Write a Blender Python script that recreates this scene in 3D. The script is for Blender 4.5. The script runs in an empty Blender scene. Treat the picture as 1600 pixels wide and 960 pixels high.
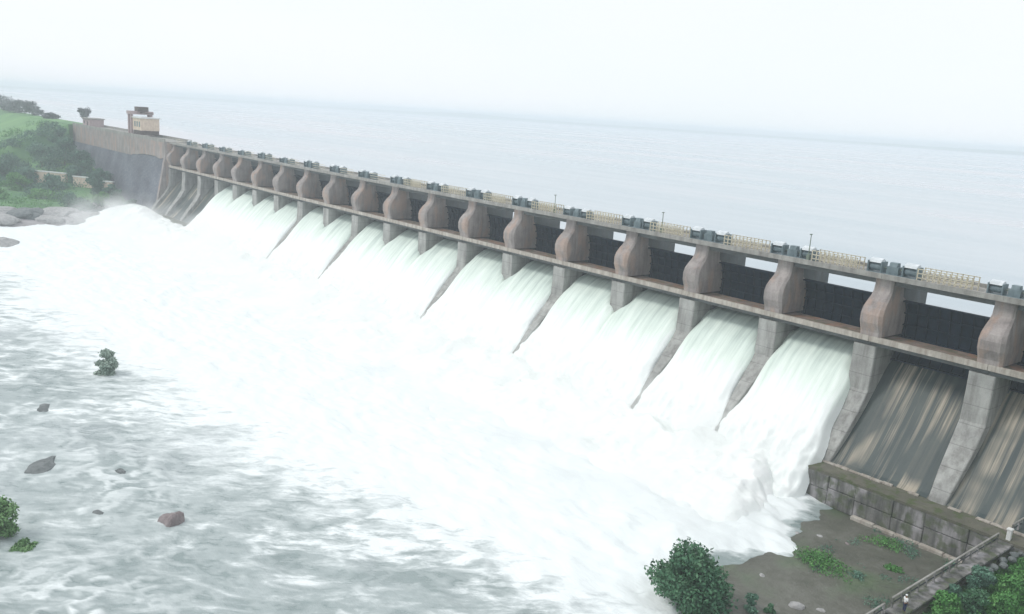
import bpy, bmesh, math, random
import numpy as np
from mathutils import Matrix, Vector
random.seed(4)
rng = np.random.RandomState(7)
S = bpy.context.scene
R = math.radians
# ---------------------------------------------------------------- camera
# metres; X runs along the dam (right = +X), Y upstream, Z up, walkway top level = 0
cam = bpy.data.cameras.new("camera")
camo = bpy.data.objects.new("camera", cam)
S.collection.objects.link(camo)
cx = Vector((0.6352206, 0.7697213, 0.0634338))
cy = Vector((0.2045849, -0.0884978, -0.9748400))
cz = Vector((-0.7447414, 0.6322161, -0.2136890))
M = Matrix((cx, -cy, -cz)).transposed().to_4x4()
M.translation = Vector((0, -108.183, 25.76))
camo.matrix_world = M
cam.sensor_width = 36
cam.lens = 36 * 1360 / 1600
cam.clip_start = 0.5
cam.clip_end = 40000
S.camera = camo
# ---------------------------------------------------------------- sky and sun (bright overcast)
SUN_EL, SUN_AZ = 52, 215          # azimuth clockwise from +Y
w = bpy.data.worlds.new("World")
S.world = w
w.use_nodes = True
nt = w.node_tree
nt.nodes.clear()
out = nt.nodes.new("ShaderNodeOutputWorld")
sky = nt.nodes.new("ShaderNodeTexSky")
sky.sky_type = 'NISHITA'
sky.sun_disc = False
sky.sun_elevation = R(SUN_EL)
sky.sun_rotation = R(SUN_AZ)
bg1 = nt.nodes.new("ShaderNodeBackground")
nt.links.new(sky.outputs[0], bg1.inputs[0])
bg1.inputs[1].default_value = 0.10
bg2 = nt.nodes.new("ShaderNodeBackground")      # the closed cloud layer
tc = nt.nodes.new("ShaderNodeTexCoord")
mp = nt.nodes.new("ShaderNodeMapping")
mp.inputs['Scale'].default_value = (1.2, 1.2, 3.0)
nz = nt.nodes.new("ShaderNodeTexNoise")
nz.inputs['Scale'].default_value = 1.6
nz.inputs['Detail'].default_value = 3
cr = nt.nodes.new("ShaderNodeValToRGB")
cr.color_ramp.elements[0].position = 0.3
cr.color_ramp.elements[0].color = (0.845, 0.905, 0.935, 1)
cr.color_ramp.elements[1].position = 0.7
cr.color_ramp.elements[1].color = (0.90, 0.92, 0.975, 1)
nt.links.new(tc.outputs['Generated'], mp.inputs[0])
nt.links.new(mp.outputs[0], nz.inputs[0])
nt.links.new(nz.outputs[0], cr.inputs[0])
nt.links.new(cr.outputs[0], bg2.inputs[0])
bg2.inputs[1].default_value = 1.0
mx = nt.nodes.new("ShaderNodeMixShader")
mx.inputs[0].default_value = 0.93
nt.links.new(bg1.outputs[0], mx.inputs[1])
nt.links.new(bg2.outputs[0], mx.inputs[2])
nt.links.new(mx.outputs[0], out.inputs[0])
sl = bpy.data.lights.new("sun", 'SUN')
sl.energy = 1.1
sl.angle = R(14)
sl.color = (1.0, 0.96, 0.9)
so = bpy.data.objects.new("sun", sl)
S.collection.objects.link(so)
d = Vector((math.sin(R(SUN_AZ)) * math.cos(R(SUN_EL)), math.cos(R(SUN_AZ)) * math.cos(R(SUN_EL)), math.sin(R(SUN_EL))))
so.rotation_euler = (-d).to_track_quat('-Z', 'Y').to_euler()
so.location = (0, 0, 200)
S.view_settings.view_transform = 'Standard'
S.view_settings.look = 'None'
S.view_settings.exposure = 0.19
S.view_settings.gamma = 1
S.cycles.volume_bounces = 6
S.cycles.max_bounces = 8
S.cycles.volume_step_rate = 1.0
S.cycles.use_denoising = True

ZR = -20.5                         # river level
SP = 15.0                          # pier spacing
NP_ = 20
XC = [-39.6 - SP * i for i in range(-1, NP_)]       # index 0 is just outside the right edge
def xc(i): return -39.6 - SP * i
# ---------------------------------------------------------------- helpers
COL = S.collection
def noise2(x, y, seed=0):
    """gradient noise, vectorised, about -1..1"""
    r = np.random.RandomState(seed)
    perm = r.permutation(512)
    ang = r.rand(512) * 2 * np.pi
    gx, gy = np.cos(ang), np.sin(ang)
    xi = np.floor(x).astype(int); yi = np.floor(y).astype(int)
    xf = x - xi; yf = y - yi
    def h(a, b): return perm[(perm[a & 511] + b) & 511]
    def g(a, b, dx, dy):
        k = h(a, b); return gx[k] * dx + gy[k] * dy
    u = xf ** 3 * (xf * (xf * 6 - 15) + 10); v = yf ** 3 * (yf * (yf * 6 - 15) + 10)
    n0 = g(xi, yi, xf, yf) * (1 - u) + g(xi + 1, yi, xf - 1, yf) * u
    n1 = g(xi, yi + 1, xf, yf - 1) * (1 - u) + g(xi + 1, yi + 1, xf - 1, yf - 1) * u
    return (n0 * (1 - v) + n1 * v) * 1.5
def fbm(x, y, o=4, seed=0, billow=False):
    s = 0; a = 1; t = 0
    for k in range(o):
        n = noise2(x * 2 ** k + 17.3 * k, y * 2 ** k - 9.1 * k, seed + k)
        if billow: n = 1 - 2 * np.abs(n)
        s = s + a * n; t += a; a *= 0.5
    return s / t
def sstep(a, b, x):
    t = np.clip((x - a) / (b - a), 0, 1); return t * t * (3 - 2 * t)
def link(name, me, parent=None, mat=None):
    o = bpy.data.objects.new(name, me)
    COL.objects.link(o)
    if mat is not None and not me.materials: me.materials.append(mat)
    if parent is not None: o.parent = parent
    return o
def empty(name, loc=(0, 0, 0), rz=0):
    o = bpy.data.objects.new(name, None)
    o.location = loc; o.rotation_euler = (0, 0, rz); o.empty_display_size = 0.5
    COL.objects.link(o)
    return o
def tag(o, label=None, cat=None, group=None, kind=None):
    if label: o['label'] = label
    if cat: o['category'] = cat
    if group: o['group'] = group
    if kind: o['kind'] = kind
    return o
def grid_mesh(name, P, smooth=True, uv=None, attrs=None):
    """P: (n,m,3) array"""
    n, m = P.shape[:2]
    me = bpy.data.meshes.new(name)
    me.vertices.add(n * m)
    me.vertices.foreach_set("co", P.reshape(-1).astype(np.float32))
    i = np.arange(n * m).reshape(n, m)
    q = np.stack([i[:-1, :-1], i[1:, :-1], i[1:, 1:], i[:-1, 1:]], -1).reshape(-1, 4)
    k = len(q)
    me.loops.add(4 * k)
    me.loops.foreach_set("vertex_index", q.reshape(-1).astype(np.int32))
    me.polygons.add(k)
    me.polygons.foreach_set("loop_start", (np.arange(k) * 4).astype(np.int32))
    me.polygons.foreach_set("use_smooth", np.full(k, smooth))
    me.update(calc_edges=True)
    if uv is not None:
        l = me.uv_layers.new(name="flow")
        l.data.foreach_set("uv", uv.reshape(-1, 2)[q.reshape(-1)].reshape(-1).astype(np.float32))
    for nm, a in (attrs or {}).items():
        at = me.attributes.new(nm, 'FLOAT', 'POINT')
        at.data.foreach_set("value", a.reshape(-1).astype(np.float32))
    return me
class MB:
    """collects simple solids, built as one mesh"""
    def __init__(s): s.v = []; s.f = []
    def add(s, v, f):
        b = len(s.v); s.v += [tuple(p) for p in v]; s.f += [tuple(b + i for i in q) for q in f]; return s
    def box(s, x0, x1, y0, y1, z0, z1):
        v = [(x0, y0, z0), (x1, y0, z0), (x1, y1, z0), (x0, y1, z0), (x0, y0, z1), (x1, y0, z1), (x1, y1, z1), (x0, y1, z1)]
        return s.add(v, [(0, 3, 2, 1), (4, 5, 6, 7), (0, 1, 5, 4), (1, 2, 6, 5), (2, 3, 7, 6), (3, 0, 4, 7)])
    def prism_x(s, x0, x1, prof):
        """prof: list of (y,z), extruded along x"""
        n = len(prof)
        v = [(x0, y, z) for y, z in prof] + [(x1, y, z) for y, z in prof]
        f = [tuple(range(n)), tuple(range(2 * n - 1, n - 1, -1))]
        f += [(i, i + n, (i + 1) % n + n, (i + 1) % n) for i in range(n)]
        return s.add(v, f)
    def tube(s, p, q, r, r2=None, n=8):
        p = Vector(p); q = Vector(q); r2 = r if r2 is None else r2
        a = (q - p).normalized(); b = a.orthogonal().normalized(); c = a.cross(b)
        v = []
        for P, rr in ((p, r), (q, r2)):
            for k in range(n):
                t = 2 * math.pi * k / n; v.append(P + b * math.cos(t) * rr + c * math.sin(t) * rr)
        f = [(k, (k + 1) % n, (k + 1) % n + n, k + n) for k in range(n)] + [tuple(range(n - 1, -1, -1)), tuple(range(n, 2 * n))]
        return s.add(v, f)
    def rings(s, rings):
        n = len(rings[0]); v = [p for r in rings for p in r]; f = []
        for j in range(len(rings) - 1):
            for k in range(n):
                f.append((j * n + k, j * n + (k + 1) % n, (j + 1) * n + (k + 1) % n, (j + 1) * n + k))
        f.append(tuple(range(n - 1, -1, -1))); f.append(tuple(range((len(rings) - 1) * n, len(rings) * n)))
        return s.add(v, f)
    def mesh(s, name, smooth=False, bevel=0):
        me = bpy.data.meshes.new(name)
        me.from_pydata(s.v, [], s.f)
        bm = bmesh.new(); bm.from_mesh(me)
        bmesh.ops.recalc_face_normals(bm, faces=bm.faces)
        if bevel: bmesh.ops.bevel(bm, geom=[e for e in bm.edges if e.calc_face_angle(0) > 0.4], offset=bevel, segments=1, affect='EDGES')
        bm.to_mesh(me); bm.free()
        if smooth: me.polygons.foreach_set("use_smooth", [True] * len(me.polygons))
        return me
    def build(s, name, mat, parent=None, smooth=False, bevel=0):
        return link(name, s.mesh(name, smooth, bevel), parent, mat)
def copy_tree(o, parent=None, loc=None):
    c = o.copy(); COL.objects.link(c)
    if parent is not None: c.parent = parent
    if loc is not None: c.location = loc
    for ch in o.children: copy_tree(ch, c)
    return c
# ---------------------------------------------------------------- materials
class Mat:
    def __init__(s, name, rough=0.8, spec=0.3):
        s.m = bpy.data.materials.new(name); s.m.use_nodes = True
        s.t = s.m.node_tree; s.t.nodes.clear()
        s.out = s.N("ShaderNodeOutputMaterial"); s.b = s.N("ShaderNodeBsdfPrincipled")
        s.L(s.b.outputs[0], s.out.inputs[0])
        s.b.inputs['Roughness'].default_value = rough
        s.b.inputs['Specular IOR Level'].default_value = spec
        s.tc = s.N("ShaderNodeTexCoord")
    def N(s, t): return s.t.nodes.new(t)
    def L(s, a, b): s.t.links.new(a, b)
    def noise(s, scale, detail=4, sc=(1, 1, 1), coord='Object', rough=0.55, dist=0):
        m = s.N("ShaderNodeMapping"); m.inputs['Scale'].default_value = sc
        if coord == 'World':
            g = s.N("ShaderNodeNewGeometry"); s.L(g.outputs['Position'], m.inputs[0])
        else: s.L(s.tc.outputs[coord], m.inputs[0])
        n = s.N("ShaderNodeTexNoise"); n.inputs['Scale'].default_value = scale; n.inputs['Detail'].default_value = detail
        n.inputs['Roughness'].default_value = rough; n.inputs['Distortion'].default_value = dist
        s.L(m.outputs[0], n.inputs[0]); return n.outputs[0]
    def ramp(s, v, stops):
        r = s.N("ShaderNodeValToRGB"); e = r.color_ramp.elements
        while len(e) < len(stops): e.new(0.5)
        for k, (p, c) in enumerate(stops):
            e[k].position = p; e[k].color = (c, c, c, 1) if isinstance(c, (int, float)) else (*c, 1)
        s.L(v, r.inputs[0]); return r.outputs[0]
    def mix(s, f, a, b, mode='MIX'):
        n = s.N("ShaderNodeMix"); n.data_type = 'RGBA'; n.blend_type = mode
        for k, v in ((0, f), (6, a), (7, b)):
            if isinstance(v, (int, float)): n.inputs[k].default_value = v if k == 0 else (v, v, v, 1)
            elif isinstance(v, tuple): n.inputs[k].default_value = (*v, 1)
            else: s.L(v, n.inputs[k])
        return n.outputs[2]
    def math(s, op, a, b=0.0):
        n = s.N("ShaderNodeMath"); n.operation = op
        for k, v in ((0, a), (1, b)):
            if isinstance(v, (int, float)): n.inputs[k].default_value = v
            else: s.L(v, n.inputs[k])
        return n.outputs[0]
    def col(s, c):
        if isinstance(c, tuple): s.b.inputs['Base Color'].default_value = (*c, 1)
        else: s.L(c, s.b.inputs['Base Color'])
    def bump(s, h, strength=0.3, dist=0.1):
        n = s.N("ShaderNodeBump"); n.inputs['Strength'].default_value = strength; n.inputs['Distance'].default_value = dist
        s.L(h, n.inputs['Height']); s.L(n.outputs[0], s.b.inputs['Normal'])
    def attr(s, name):
        n = s.N("ShaderNodeAttribute"); n.attribute_name = name; return n.outputs['Fac']
    def coordz(s, axis=2):
        g = s.N("ShaderNodeNewGeometry"); x = s.N("ShaderNodeSeparateXYZ"); s.L(g.outputs['Position'], x.inputs[0]); return x.outputs[axis]

def concrete(name, c1, c2, stain=(0.12, 0.11, 0.10), streak=0.55, rust=None, lift=True, moss=0.0):
    m = Mat(name, 0.9, 0.2)
    base = m.ramp(m.noise(0.35, 6, coord='World'), [(0.3, c1), (0.7, c2)])
    v = m.ramp(m.noise(1.2, 5, (1, 1, 0.12), coord='World', rough=0.6), [(0.42, 0.0), (0.68, 1.0)])
    base = m.mix(m.math('MULTIPLY', v, streak), base, stain)
    if rust:
        r = m.ramp(m.noise(0.5, 3, (1, 1, 0.35), coord='World'), [(0.5, 0.0), (0.62, 0.75)])
        base = m.mix(r, base, rust)
    if moss:
        g = m.ramp(m.noise(0.8, 5, coord='World'), [(0.5, 0.0), (0.62, moss)])
        base = m.mix(g, base, (0.09, 0.115, 0.05))
    if lift:   # pour joints, 2.4 m lifts
        z = m.math('FRACT', m.math('MULTIPLY', m.coordz(), 1 / 2.4))
        j = m.ramp(z, [(0.0, 0.72), (0.03, 0.72), (0.05, 1.0), (1.0, 1.0)])
        base = m.mix(1.0, base, j, 'MULTIPLY')
    fine = m.noise(5, 6, coord='World', rough=0.65)
    base = m.mix(0.5, base, m.ramp(fine, [(0.3, 0.62), (0.7, 1.0)]), 'MULTIPLY')
    m.col(base); m.bump(fine, 0.5, 0.08)
    return m.m
M_pier_top = concrete("rose_concrete", (0.30, 0.265, 0.255), (0.45, 0.405, 0.385), rust=(0.44, 0.32, 0.26), lift=False, streak=0.5)
M_pier_low = concrete("pale_concrete", (0.33, 0.33, 0.315), (0.50, 0.50, 0.475), streak=0.5, lift=True)
M_deck = concrete("deck_concrete", (0.30, 0.29, 0.27), (0.44, 0.43, 0.40), streak=0.5, lift=False)
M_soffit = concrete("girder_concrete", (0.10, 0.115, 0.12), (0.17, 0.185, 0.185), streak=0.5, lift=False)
M_walk = concrete("walkway_concrete", (0.42, 0.39, 0.34), (0.60, 0.56, 0.50), stain=(0.17, 0.11, 0.08), streak=0.6, lift=False)
M_walktop = concrete("walkway_rusty_top", (0.21, 0.165, 0.14), (0.33, 0.27, 0.23), stain=(0.09, 0.075, 0.07), streak=0.5, rust=(0.33, 0.18, 0.12), lift=False, moss=0.5)
M_apron = concrete("apron_concrete", (0.12, 0.12, 0.11), (0.27, 0.26, 0.25), stain=(0.04, 0.045, 0.04), streak=0.85, rust=(0.42, 0.40, 0.41), lift=False, moss=0.65)
M_ledge = concrete("mossy_ledge", (0.10, 0.10, 0.075), (0.19, 0.18, 0.14), streak=0.3, lift=False, moss=0.9)

def chute_mat():
    m = Mat("stained_chute", 0.55, 0.4)
    g = m.N("ShaderNodeNewGeometry"); x = m.N("ShaderNodeSeparateXYZ"); m.L(g.outputs['Position'], x.inputs[0])
    # streaks run down the slope: stretched hard along Y/Z
    s1 = m.ramp(m.noise(0.9, 5, (1, 0.02, 0.02), coord='World', rough=0.66), [(0.47, 0.0), (0.61, 1.0)])
    s2 = m.ramp(m.noise(0.16, 2, (1, 0.7, 0.7), coord='World'), [(0.44, 0.1), (0.6, 1.0)])
    # mineral deposits start below the gate sill
    h = m.ramp(m.math('MULTIPLY_ADD', x.outputs[2], -1 / 16.0), [(0.30, 0.0), (0.62, 1.0)])
    f = m.math('MULTIPLY', m.math('MULTIPLY', s1, s2), h)
    base = m.ramp(m.noise(0.5, 5, (1, 0.25, 0.25), coord='World'), [(0.3, (0.03, 0.047, 0.05)), (0.7, (0.075, 0.092, 0.085))])
    m.col(m.mix(f, base, (0.40, 0.35, 0.275)))
    m.bump(m.noise(3, 5, (1, 0.3, 0.3), coord='World'), 0.4, 0.1)
    return m.m
M_chute = chute_mat()
def steel(name, c1, c2, rough=0.55, metal=0.0, scale=1.5):
    m = Mat(name, rough, 0.4)
    m.b.inputs['Metallic'].default_value = metal
    m.col(m.ramp(m.noise(scale, 5, (1, 1, 0.5), coord='World'), [(0.3, c1), (0.7, c2)]))
    return m.m
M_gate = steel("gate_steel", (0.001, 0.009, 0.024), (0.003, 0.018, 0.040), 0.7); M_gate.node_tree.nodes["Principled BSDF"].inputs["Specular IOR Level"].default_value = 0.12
M_arm = steel("gate_arm_steel", (0.006, 0.014, 0.022), (0.015, 0.025, 0.035))
M_hoist = steel("hoist_paint", (0.10, 0.14, 0.155), (0.20, 0.26, 0.28))
M_cover = steel("white_cover", (0.52, 0.56, 0.58), (0.72, 0.75, 0.77))
M_yellow = steel("yellow_rail_paint", (0.46, 0.41, 0.29), (0.66, 0.61, 0.48))
M_pole = steel("pole_paint", (0.13, 0.17, 0.13), (0.25, 0.30, 0.24))
M_white = steel("whitewash", (0.62, 0.62, 0.6), (0.8, 0.8, 0.78))
M_cream = steel("cream_wall", (0.60, 0.47, 0.37), (0.78, 0.65, 0.52), 0.85)
M_rose = steel("rose_wall", (0.36, 0.27, 0.27), (0.46, 0.36, 0.36), 0.85)
M_darkbrown = steel("dark_brown", (0.06, 0.045, 0.04), (0.12, 0.09, 0.08), 0.8)
M_skin = steel("skin", (0.20, 0.11, 0.07), (0.24, 0.14, 0.09), 0.6)
M_hair = steel("hair", (0.012, 0.01, 0.01), (0.025, 0.02, 0.02), 0.6)
M_shirt = steel("white_shirt", (0.74, 0.74, 0.74), (0.82, 0.82, 0.82), 0.9)
M_trouser = steel("navy_trousers", (0.015, 0.025, 0.07), (0.03, 0.04, 0.10), 0.9)
M_redcloth = steel("red_cloth", (0.35, 0.05, 0.04), (0.45, 0.08, 0.06), 0.9)

def masonry_mat():
    m = Mat("stone_masonry", 0.9, 0.2)
    mp = m.N("ShaderNodeMapping"); mp.inputs['Rotation'].default_value = (R(90), 0, 0)
    g = m.N("ShaderNodeNewGeometry"); m.L(g.outputs['Position'], mp.inputs[0])
    bk = m.N("ShaderNodeTexBrick"); bk.inputs['Scale'].default_value = 0.5
    bk.inputs['Color1'].default_value = (0.15, 0.165, 0.20, 1); bk.inputs['Color2'].default_value = (0.21, 0.22, 0.25, 1)
    bk.inputs['Mortar'].default_value = (0.10, 0.11, 0.13, 1); bk.inputs['Mortar Size'].default_value = 0.03
    m.L(mp.outputs[0], bk.inputs[0])
    big = m.ramp(m.noise(0.09, 4, coord='World'), [(0.35, 0.7), (0.65, 1.15)])
    m.col(m.mix(1.0, bk.outputs[0], big, 'MULTIPLY'))
    m.bump(m.noise(1.5, 4, coord='World'), 0.5, 0.2)
    return m.m
M_masonry = masonry_mat()

def flow_noise(m, scale, detail, along, across, rough=0.6, dist=0.0):
    """noise drawn out along the current (which runs about 50 degrees off the dam)"""
    g = m.N("ShaderNodeNewGeometry")
    r0 = m.N("ShaderNodeMapping"); r0.inputs['Rotation'].default_value = (0, 0, R(-50)); m.L(g.outputs['Position'], r0.inputs[0])
    r1 = m.N("ShaderNodeMapping"); r1.inputs['Scale'].default_value = (along, across, 1); m.L(r0.outputs[0], r1.inputs[0])
    n = m.N("ShaderNodeTexNoise"); n.inputs['Scale'].default_value = scale; n.inputs['Detail'].default_value = detail
    n.inputs['Roughness'].default_value = rough; n.inputs['Distortion'].default_value = dist
    m.L(r1.outputs[0], n.inputs[0]); return n.outputs[0]
def foam_pattern(m, scale=0.13):
    """lacy foam: ridges of a warped noise"""
    a = flow_noise(m, scale, 7, 0.5, 1.0, 0.55, 0.7)
    ridge = m.math('SUBTRACT', 1.0, m.math('MULTIPLY', m.math('ABSOLUTE', m.math('SUBTRACT', a, 0.5)), 8.0))
    b = flow_noise(m, scale * 4, 7, 0.45, 1.1, 0.68, 0.3)
    return ridge, a, b
def river_mat():
    m = Mat("turbid_river_water", 0.28, 0.5)
    ridge, a, b = foam_pattern(m)
    w_ = m.attr("white")        # how much air the water carries there
    lace = m.math('MULTIPLY', m.ramp(ridge, [(0.25, 0.0), (0.95, 1.0)]), m.ramp(b, [(0.36, 0.15), (0.6, 1.0)]))
    lace = m.math('MULTIPLY', m.math('MULTIPLY', lace, m.attr("lace")), m.ramp(m.noise(0.035, 3, coord='World'), [(0.36, 0.2), (0.56, 0.9)]))
    patch = m.ramp(m.math('ADD', m.math('MULTIPLY', w_, 1.25), m.math('MULTIPLY', m.math('SUBTRACT', b, 0.5), 1.45)), [(0.28, 0.0), (0.80, 1.0)])
    f = m.math('MINIMUM', m.math('ADD', lace, patch), 1.0)
    f = m.math('MAXIMUM', f, m.math('MULTIPLY', m.attr("crest"), m.ramp(b, [(0.35, 0.45), (0.6, 1.0)])))
    water = m.ramp(m.noise(0.05, 5, (0.6, 1.3, 1), coord='World'), [(0.3, (0.20, 0.255, 0.25)), (0.55, (0.27, 0.325, 0.32)), (0.75, (0.34, 0.375, 0.385))])
    water = m.mix(m.ramp(flow_noise(m, 0.35, 7, 0.3, 1.2, 0.7), [(0.44, 0.0), (0.78, 0.5)]), water, (0.42, 0.47, 0.47))
    m.col(m.mix(f, water, (0.83, 0.87, 0.865)))
    m.L(m.ramp(f, [(0.0, 0.22), (0.6, 0.8)]), m.b.inputs['Roughness'])
    m.bump(m.noise(1.6, 6, (0.6, 1.4, 1), coord='World', rough=0.7), 0.4, 0.25)
    return m.m
def white_mat(name, c1, c2, bscale=0.8, bstr=0.4, bdist=0.3, sc=(1, 1, 1)):
    m = Mat(name, 0.85, 0.2)
    n = m.noise(bscale, 6, sc, coord='World', rough=0.65)
    big = m.noise(0.06, 3, coord='World')
    c = m.ramp(m.math('ADD', m.math('MULTIPLY', n, 0.5), m.math('MULTIPLY', big, 0.5)), [(0.35, c1), (0.6, c2)])
    m.col(c); m.bump(n, bstr, bdist)
    m.b.inputs['Subsurface Weight'].default_value = 0.0
    return m.m
def fall_mat():
    m = Mat("falling_water", 0.55, 0.35)
    uvm = m.N("ShaderNodeMapping"); uvm.inputs['Scale'].default_value = (1, 0.045, 1)
    m.L(m.tc.outputs['UV'], uvm.inputs[0])
    n = m.N("ShaderNodeTexNoise"); n.inputs['Scale'].default_value = 1.3; n.inputs['Detail'].default_value = 6; n.inputs['Roughness'].default_value = 0.62
    n.inputs['Distortion'].default_value = 0.15
    m.L(uvm.outputs[0], n.inputs[0])
    uv2 = m.N("ShaderNodeMapping"); uv2.inputs['Scale'].default_value = (1, 0.25, 1)
    m.L(m.tc.outputs['UV'], uv2.inputs[0])
    n2 = m.N("ShaderNodeTexNoise"); n2.inputs['Scale'].default_value = 0.35; n2.inputs['Detail'].default_value = 4
    m.L(uv2.outputs[0], n2.inputs[0])
    a = m.attr("air")          # aeration rises down the chute
    f = m.math('ADD', m.math('MULTIPLY', a, 1.15), m.math('MULTIPLY', m.math('SUBTRACT', n.outputs[0], 0.5), 1.5))
    f = m.math('ADD', f, m.math('MULTIPLY', m.math('SUBTRACT', n2.outputs[0], 0.5), 0.9))
    c = m.ramp(f, [(0.0, (0.42, 0.50, 0.46)), (0.35, (0.62, 0.71, 0.645)), (0.7, (0.76, 0.84, 0.77)), (1.0, (0.86, 0.89, 0.87))])
    m.col(c); m.bump(n.outputs[0], 0.35, 0.25)
    return m.m
M_river = river_mat()
M_foam = white_mat("churned_foam", (0.82, 0.865, 0.83), (0.91, 0.925, 0.91), 0.8, 0.45, 0.5, (1, 0.45, 1))
M_fall = fall_mat()
def lake_mat():
    m = Mat("reservoir_water_surface", 0.22, 0.5)
    n = m.noise(0.0055, 5, (0.3, 1.8, 1), coord='World', rough=0.6)
    m.col(m.ramp(n, [(0.36, (0.30, 0.38, 0.42)), (0.5, (0.47, 0.52, 0.545)), (0.62, (0.60, 0.59, 0.61))]))
    m.L(m.ramp(n, [(0.35, 0.14), (0.65, 0.34)]), m.b.inputs['Roughness'])
    m.bump(m.noise(0.30, 5, (0.5, 1.2, 1), coord='World'), 0.16, 0.2)
    return m.m
M_lake = lake_mat()
def ground_mat(name, stops, scale=0.25, grass=None, grass_amt=(0.5, 0.6), rough=0.85, spec=0.3):
    m = Mat(name, rough, spec)
    c = m.ramp(m.noise(scale, 8, coord='World', rough=0.65), stops)
    if grass:
        g = m.ramp(m.noise(scale * 0.5, 5, coord='World'), [(grass_amt[0], 0.0), (grass_amt[1], 1.0)])
        c = m.mix(g, c, m.ramp(m.noise(1.2, 5, coord='World'), [(0.3, grass[0]), (0.7, grass[1])]))
    m.col(c); m.bump(m.noise(1.8, 6, coord='World'), 0.6, 0.25)
    return m.m
M_bed = ground_mat("wet_silt", [(0.3, (0.075, 0.078, 0.060)), (0.5, (0.115, 0.115, 0.093)), (0.7, (0.18, 0.178, 0.155))], 0.22, ((0.06, 0.10, 0.05), (0.10, 0.14, 0.07)), (0.50, 0.68), 0.5, 0.4)
M_land = ground_mat("grassy_ground", [(0.3, (0.05, 0.10, 0.045)), (0.7, (0.10, 0.18, 0.07))], 0.08)
M_bankland = ground_mat("far_bank_ground", [(0.3, (0.07, 0.17, 0.08)), (0.55, (0.13, 0.27, 0.10)), (0.7, (0.19, 0.34, 0.13))], 0.035)
M_rockbank = ground_mat("rocky_bank", [(0.3, (0.26, 0.25, 0.25)), (0.7, (0.44, 0.42, 0.43))], 0.12)
def rock_mat(name, c1, c2):
    m = Mat(name, 0.8, 0.3); n = m.noise(1.1, 7, coord='World', rough=0.65)
    m.col(m.ramp(n, [(0.3, c1), (0.7, c2)])); m.bump(n, 0.7, 0.2); return m.m
M_rock = rock_mat("dark_river_rock", (0.10, 0.115, 0.115), (0.21, 0.225, 0.225))
M_redrock = rock_mat("reddish_boulder", (0.17, 0.14, 0.14), (0.31, 0.265, 0.265))
M_grayrock = rock_mat("grey_bank_rock", (0.25, 0.25, 0.25), (0.46, 0.45, 0.44))
def leaf_mat(name, c1, c2, c3):
    m = Mat(name, 0.6, 0.3)
    g = m.attr("tint")
    n = m.noise(0.8, 3, coord='World')
    m.col(m.ramp(m.math('ADD', m.math('MULTIPLY', g, 0.6), m.math('MULTIPLY', n, 0.5)), [(0.25, c1), (0.5, c2), (0.85, c3)]))
    return m.m
M_leaf = leaf_mat("river_bush_leaf", (0.03, 0.10, 0.055), (0.065, 0.165, 0.085), (0.12, 0.24, 0.13))
M_leaf_bright = leaf_mat("bright_leaf", (0.04, 0.14, 0.035), (0.085, 0.25, 0.06), (0.15, 0.34, 0.10))
M_leaf_teal = leaf_mat("bluish_leaf", (0.04, 0.11, 0.075), (0.085, 0.19, 0.13), (0.15, 0.27, 0.19))
M_leaf_far = leaf_mat("haze_tinted_far_leaf", (0.03, 0.09, 0.06), (0.06, 0.15, 0.10), (0.11, 0.23, 0.14))  # bluish cast of distance haze is mixed into the leaf green
M_leaf_haze = leaf_mat("yellowish_leaf", (0.09, 0.19, 0.07), (0.15, 0.28, 0.11), (0.23, 0.38, 0.17))
M_leaf_mist = leaf_mat("mist_tinted_leaf", (0.20, 0.28, 0.23), (0.28, 0.36, 0.30), (0.36, 0.44, 0.37))  # veil of mist over the lone river tree is painted into this colour
M_leaf_grey = leaf_mat("grey_leaf", (0.10, 0.11, 0.12), (0.15, 0.16, 0.17), (0.2, 0.21, 0.22))
M_bark = rock_mat("bark", (0.06, 0.045, 0.035), (0.12, 0.095, 0.075))

# ================================================================ SETTING: water and land
# reservoir
xs = np.concatenate([-np.geomspace(12000, 400, 30), np.linspace(-380, 200, 40), np.geomspace(260, 9000, 24)])
ys = np.concatenate([[6.6], np.geomspace(16, 14000, 60)])
Xg, Yg = np.meshgrid(xs, ys, indexing='ij')
Pz = np.full_like(Xg, 3.6)
tag(link("reservoir_water", grid_mesh("reservoir_water", np.stack([Xg, Yg, Pz], -1)), None, M_lake), kind='structure')
# one ground sheet below everything, to the horizon
tag(MB().add([(-15000, -9000, -24), (10000, -9000, -24), (10000, 14, -24), (-15000, 14, -24)], [(0, 1, 2, 3)]).build("ground", M_land), kind='structure')
# far shore
def far_shore():
    n = 260; t = np.linspace(0, 1, n); an = np.radians(172 - 125 * t)
    rad = 4300 + 500 * np.sin(t * 7 + 1) + 250 * fbm(t * 12, t * 0 + 1, 3, 8)
    hh = 7 + 9 * (0.5 + 0.5 * fbm(t * 30, t * 0 + 3.3, 5, 5)) + 13 * np.exp(-((t - 0.22) / 0.02) ** 2)
    rows = [(0, 0), (25, 0.7), (90, 1.0), (400, 0.8), (1200, 0.6), (6000, 0.5)]
    P = np.stack([np.stack([np.cos(an) * (rad + dr), np.sin(an) * (rad + dr), 3.2 + hh * k], -1) for dr, k in rows], 1)
    return grid_mesh("far_shore", P)
tag(link("far_shore", far_shore(), None, M_land), kind='structure')

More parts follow.
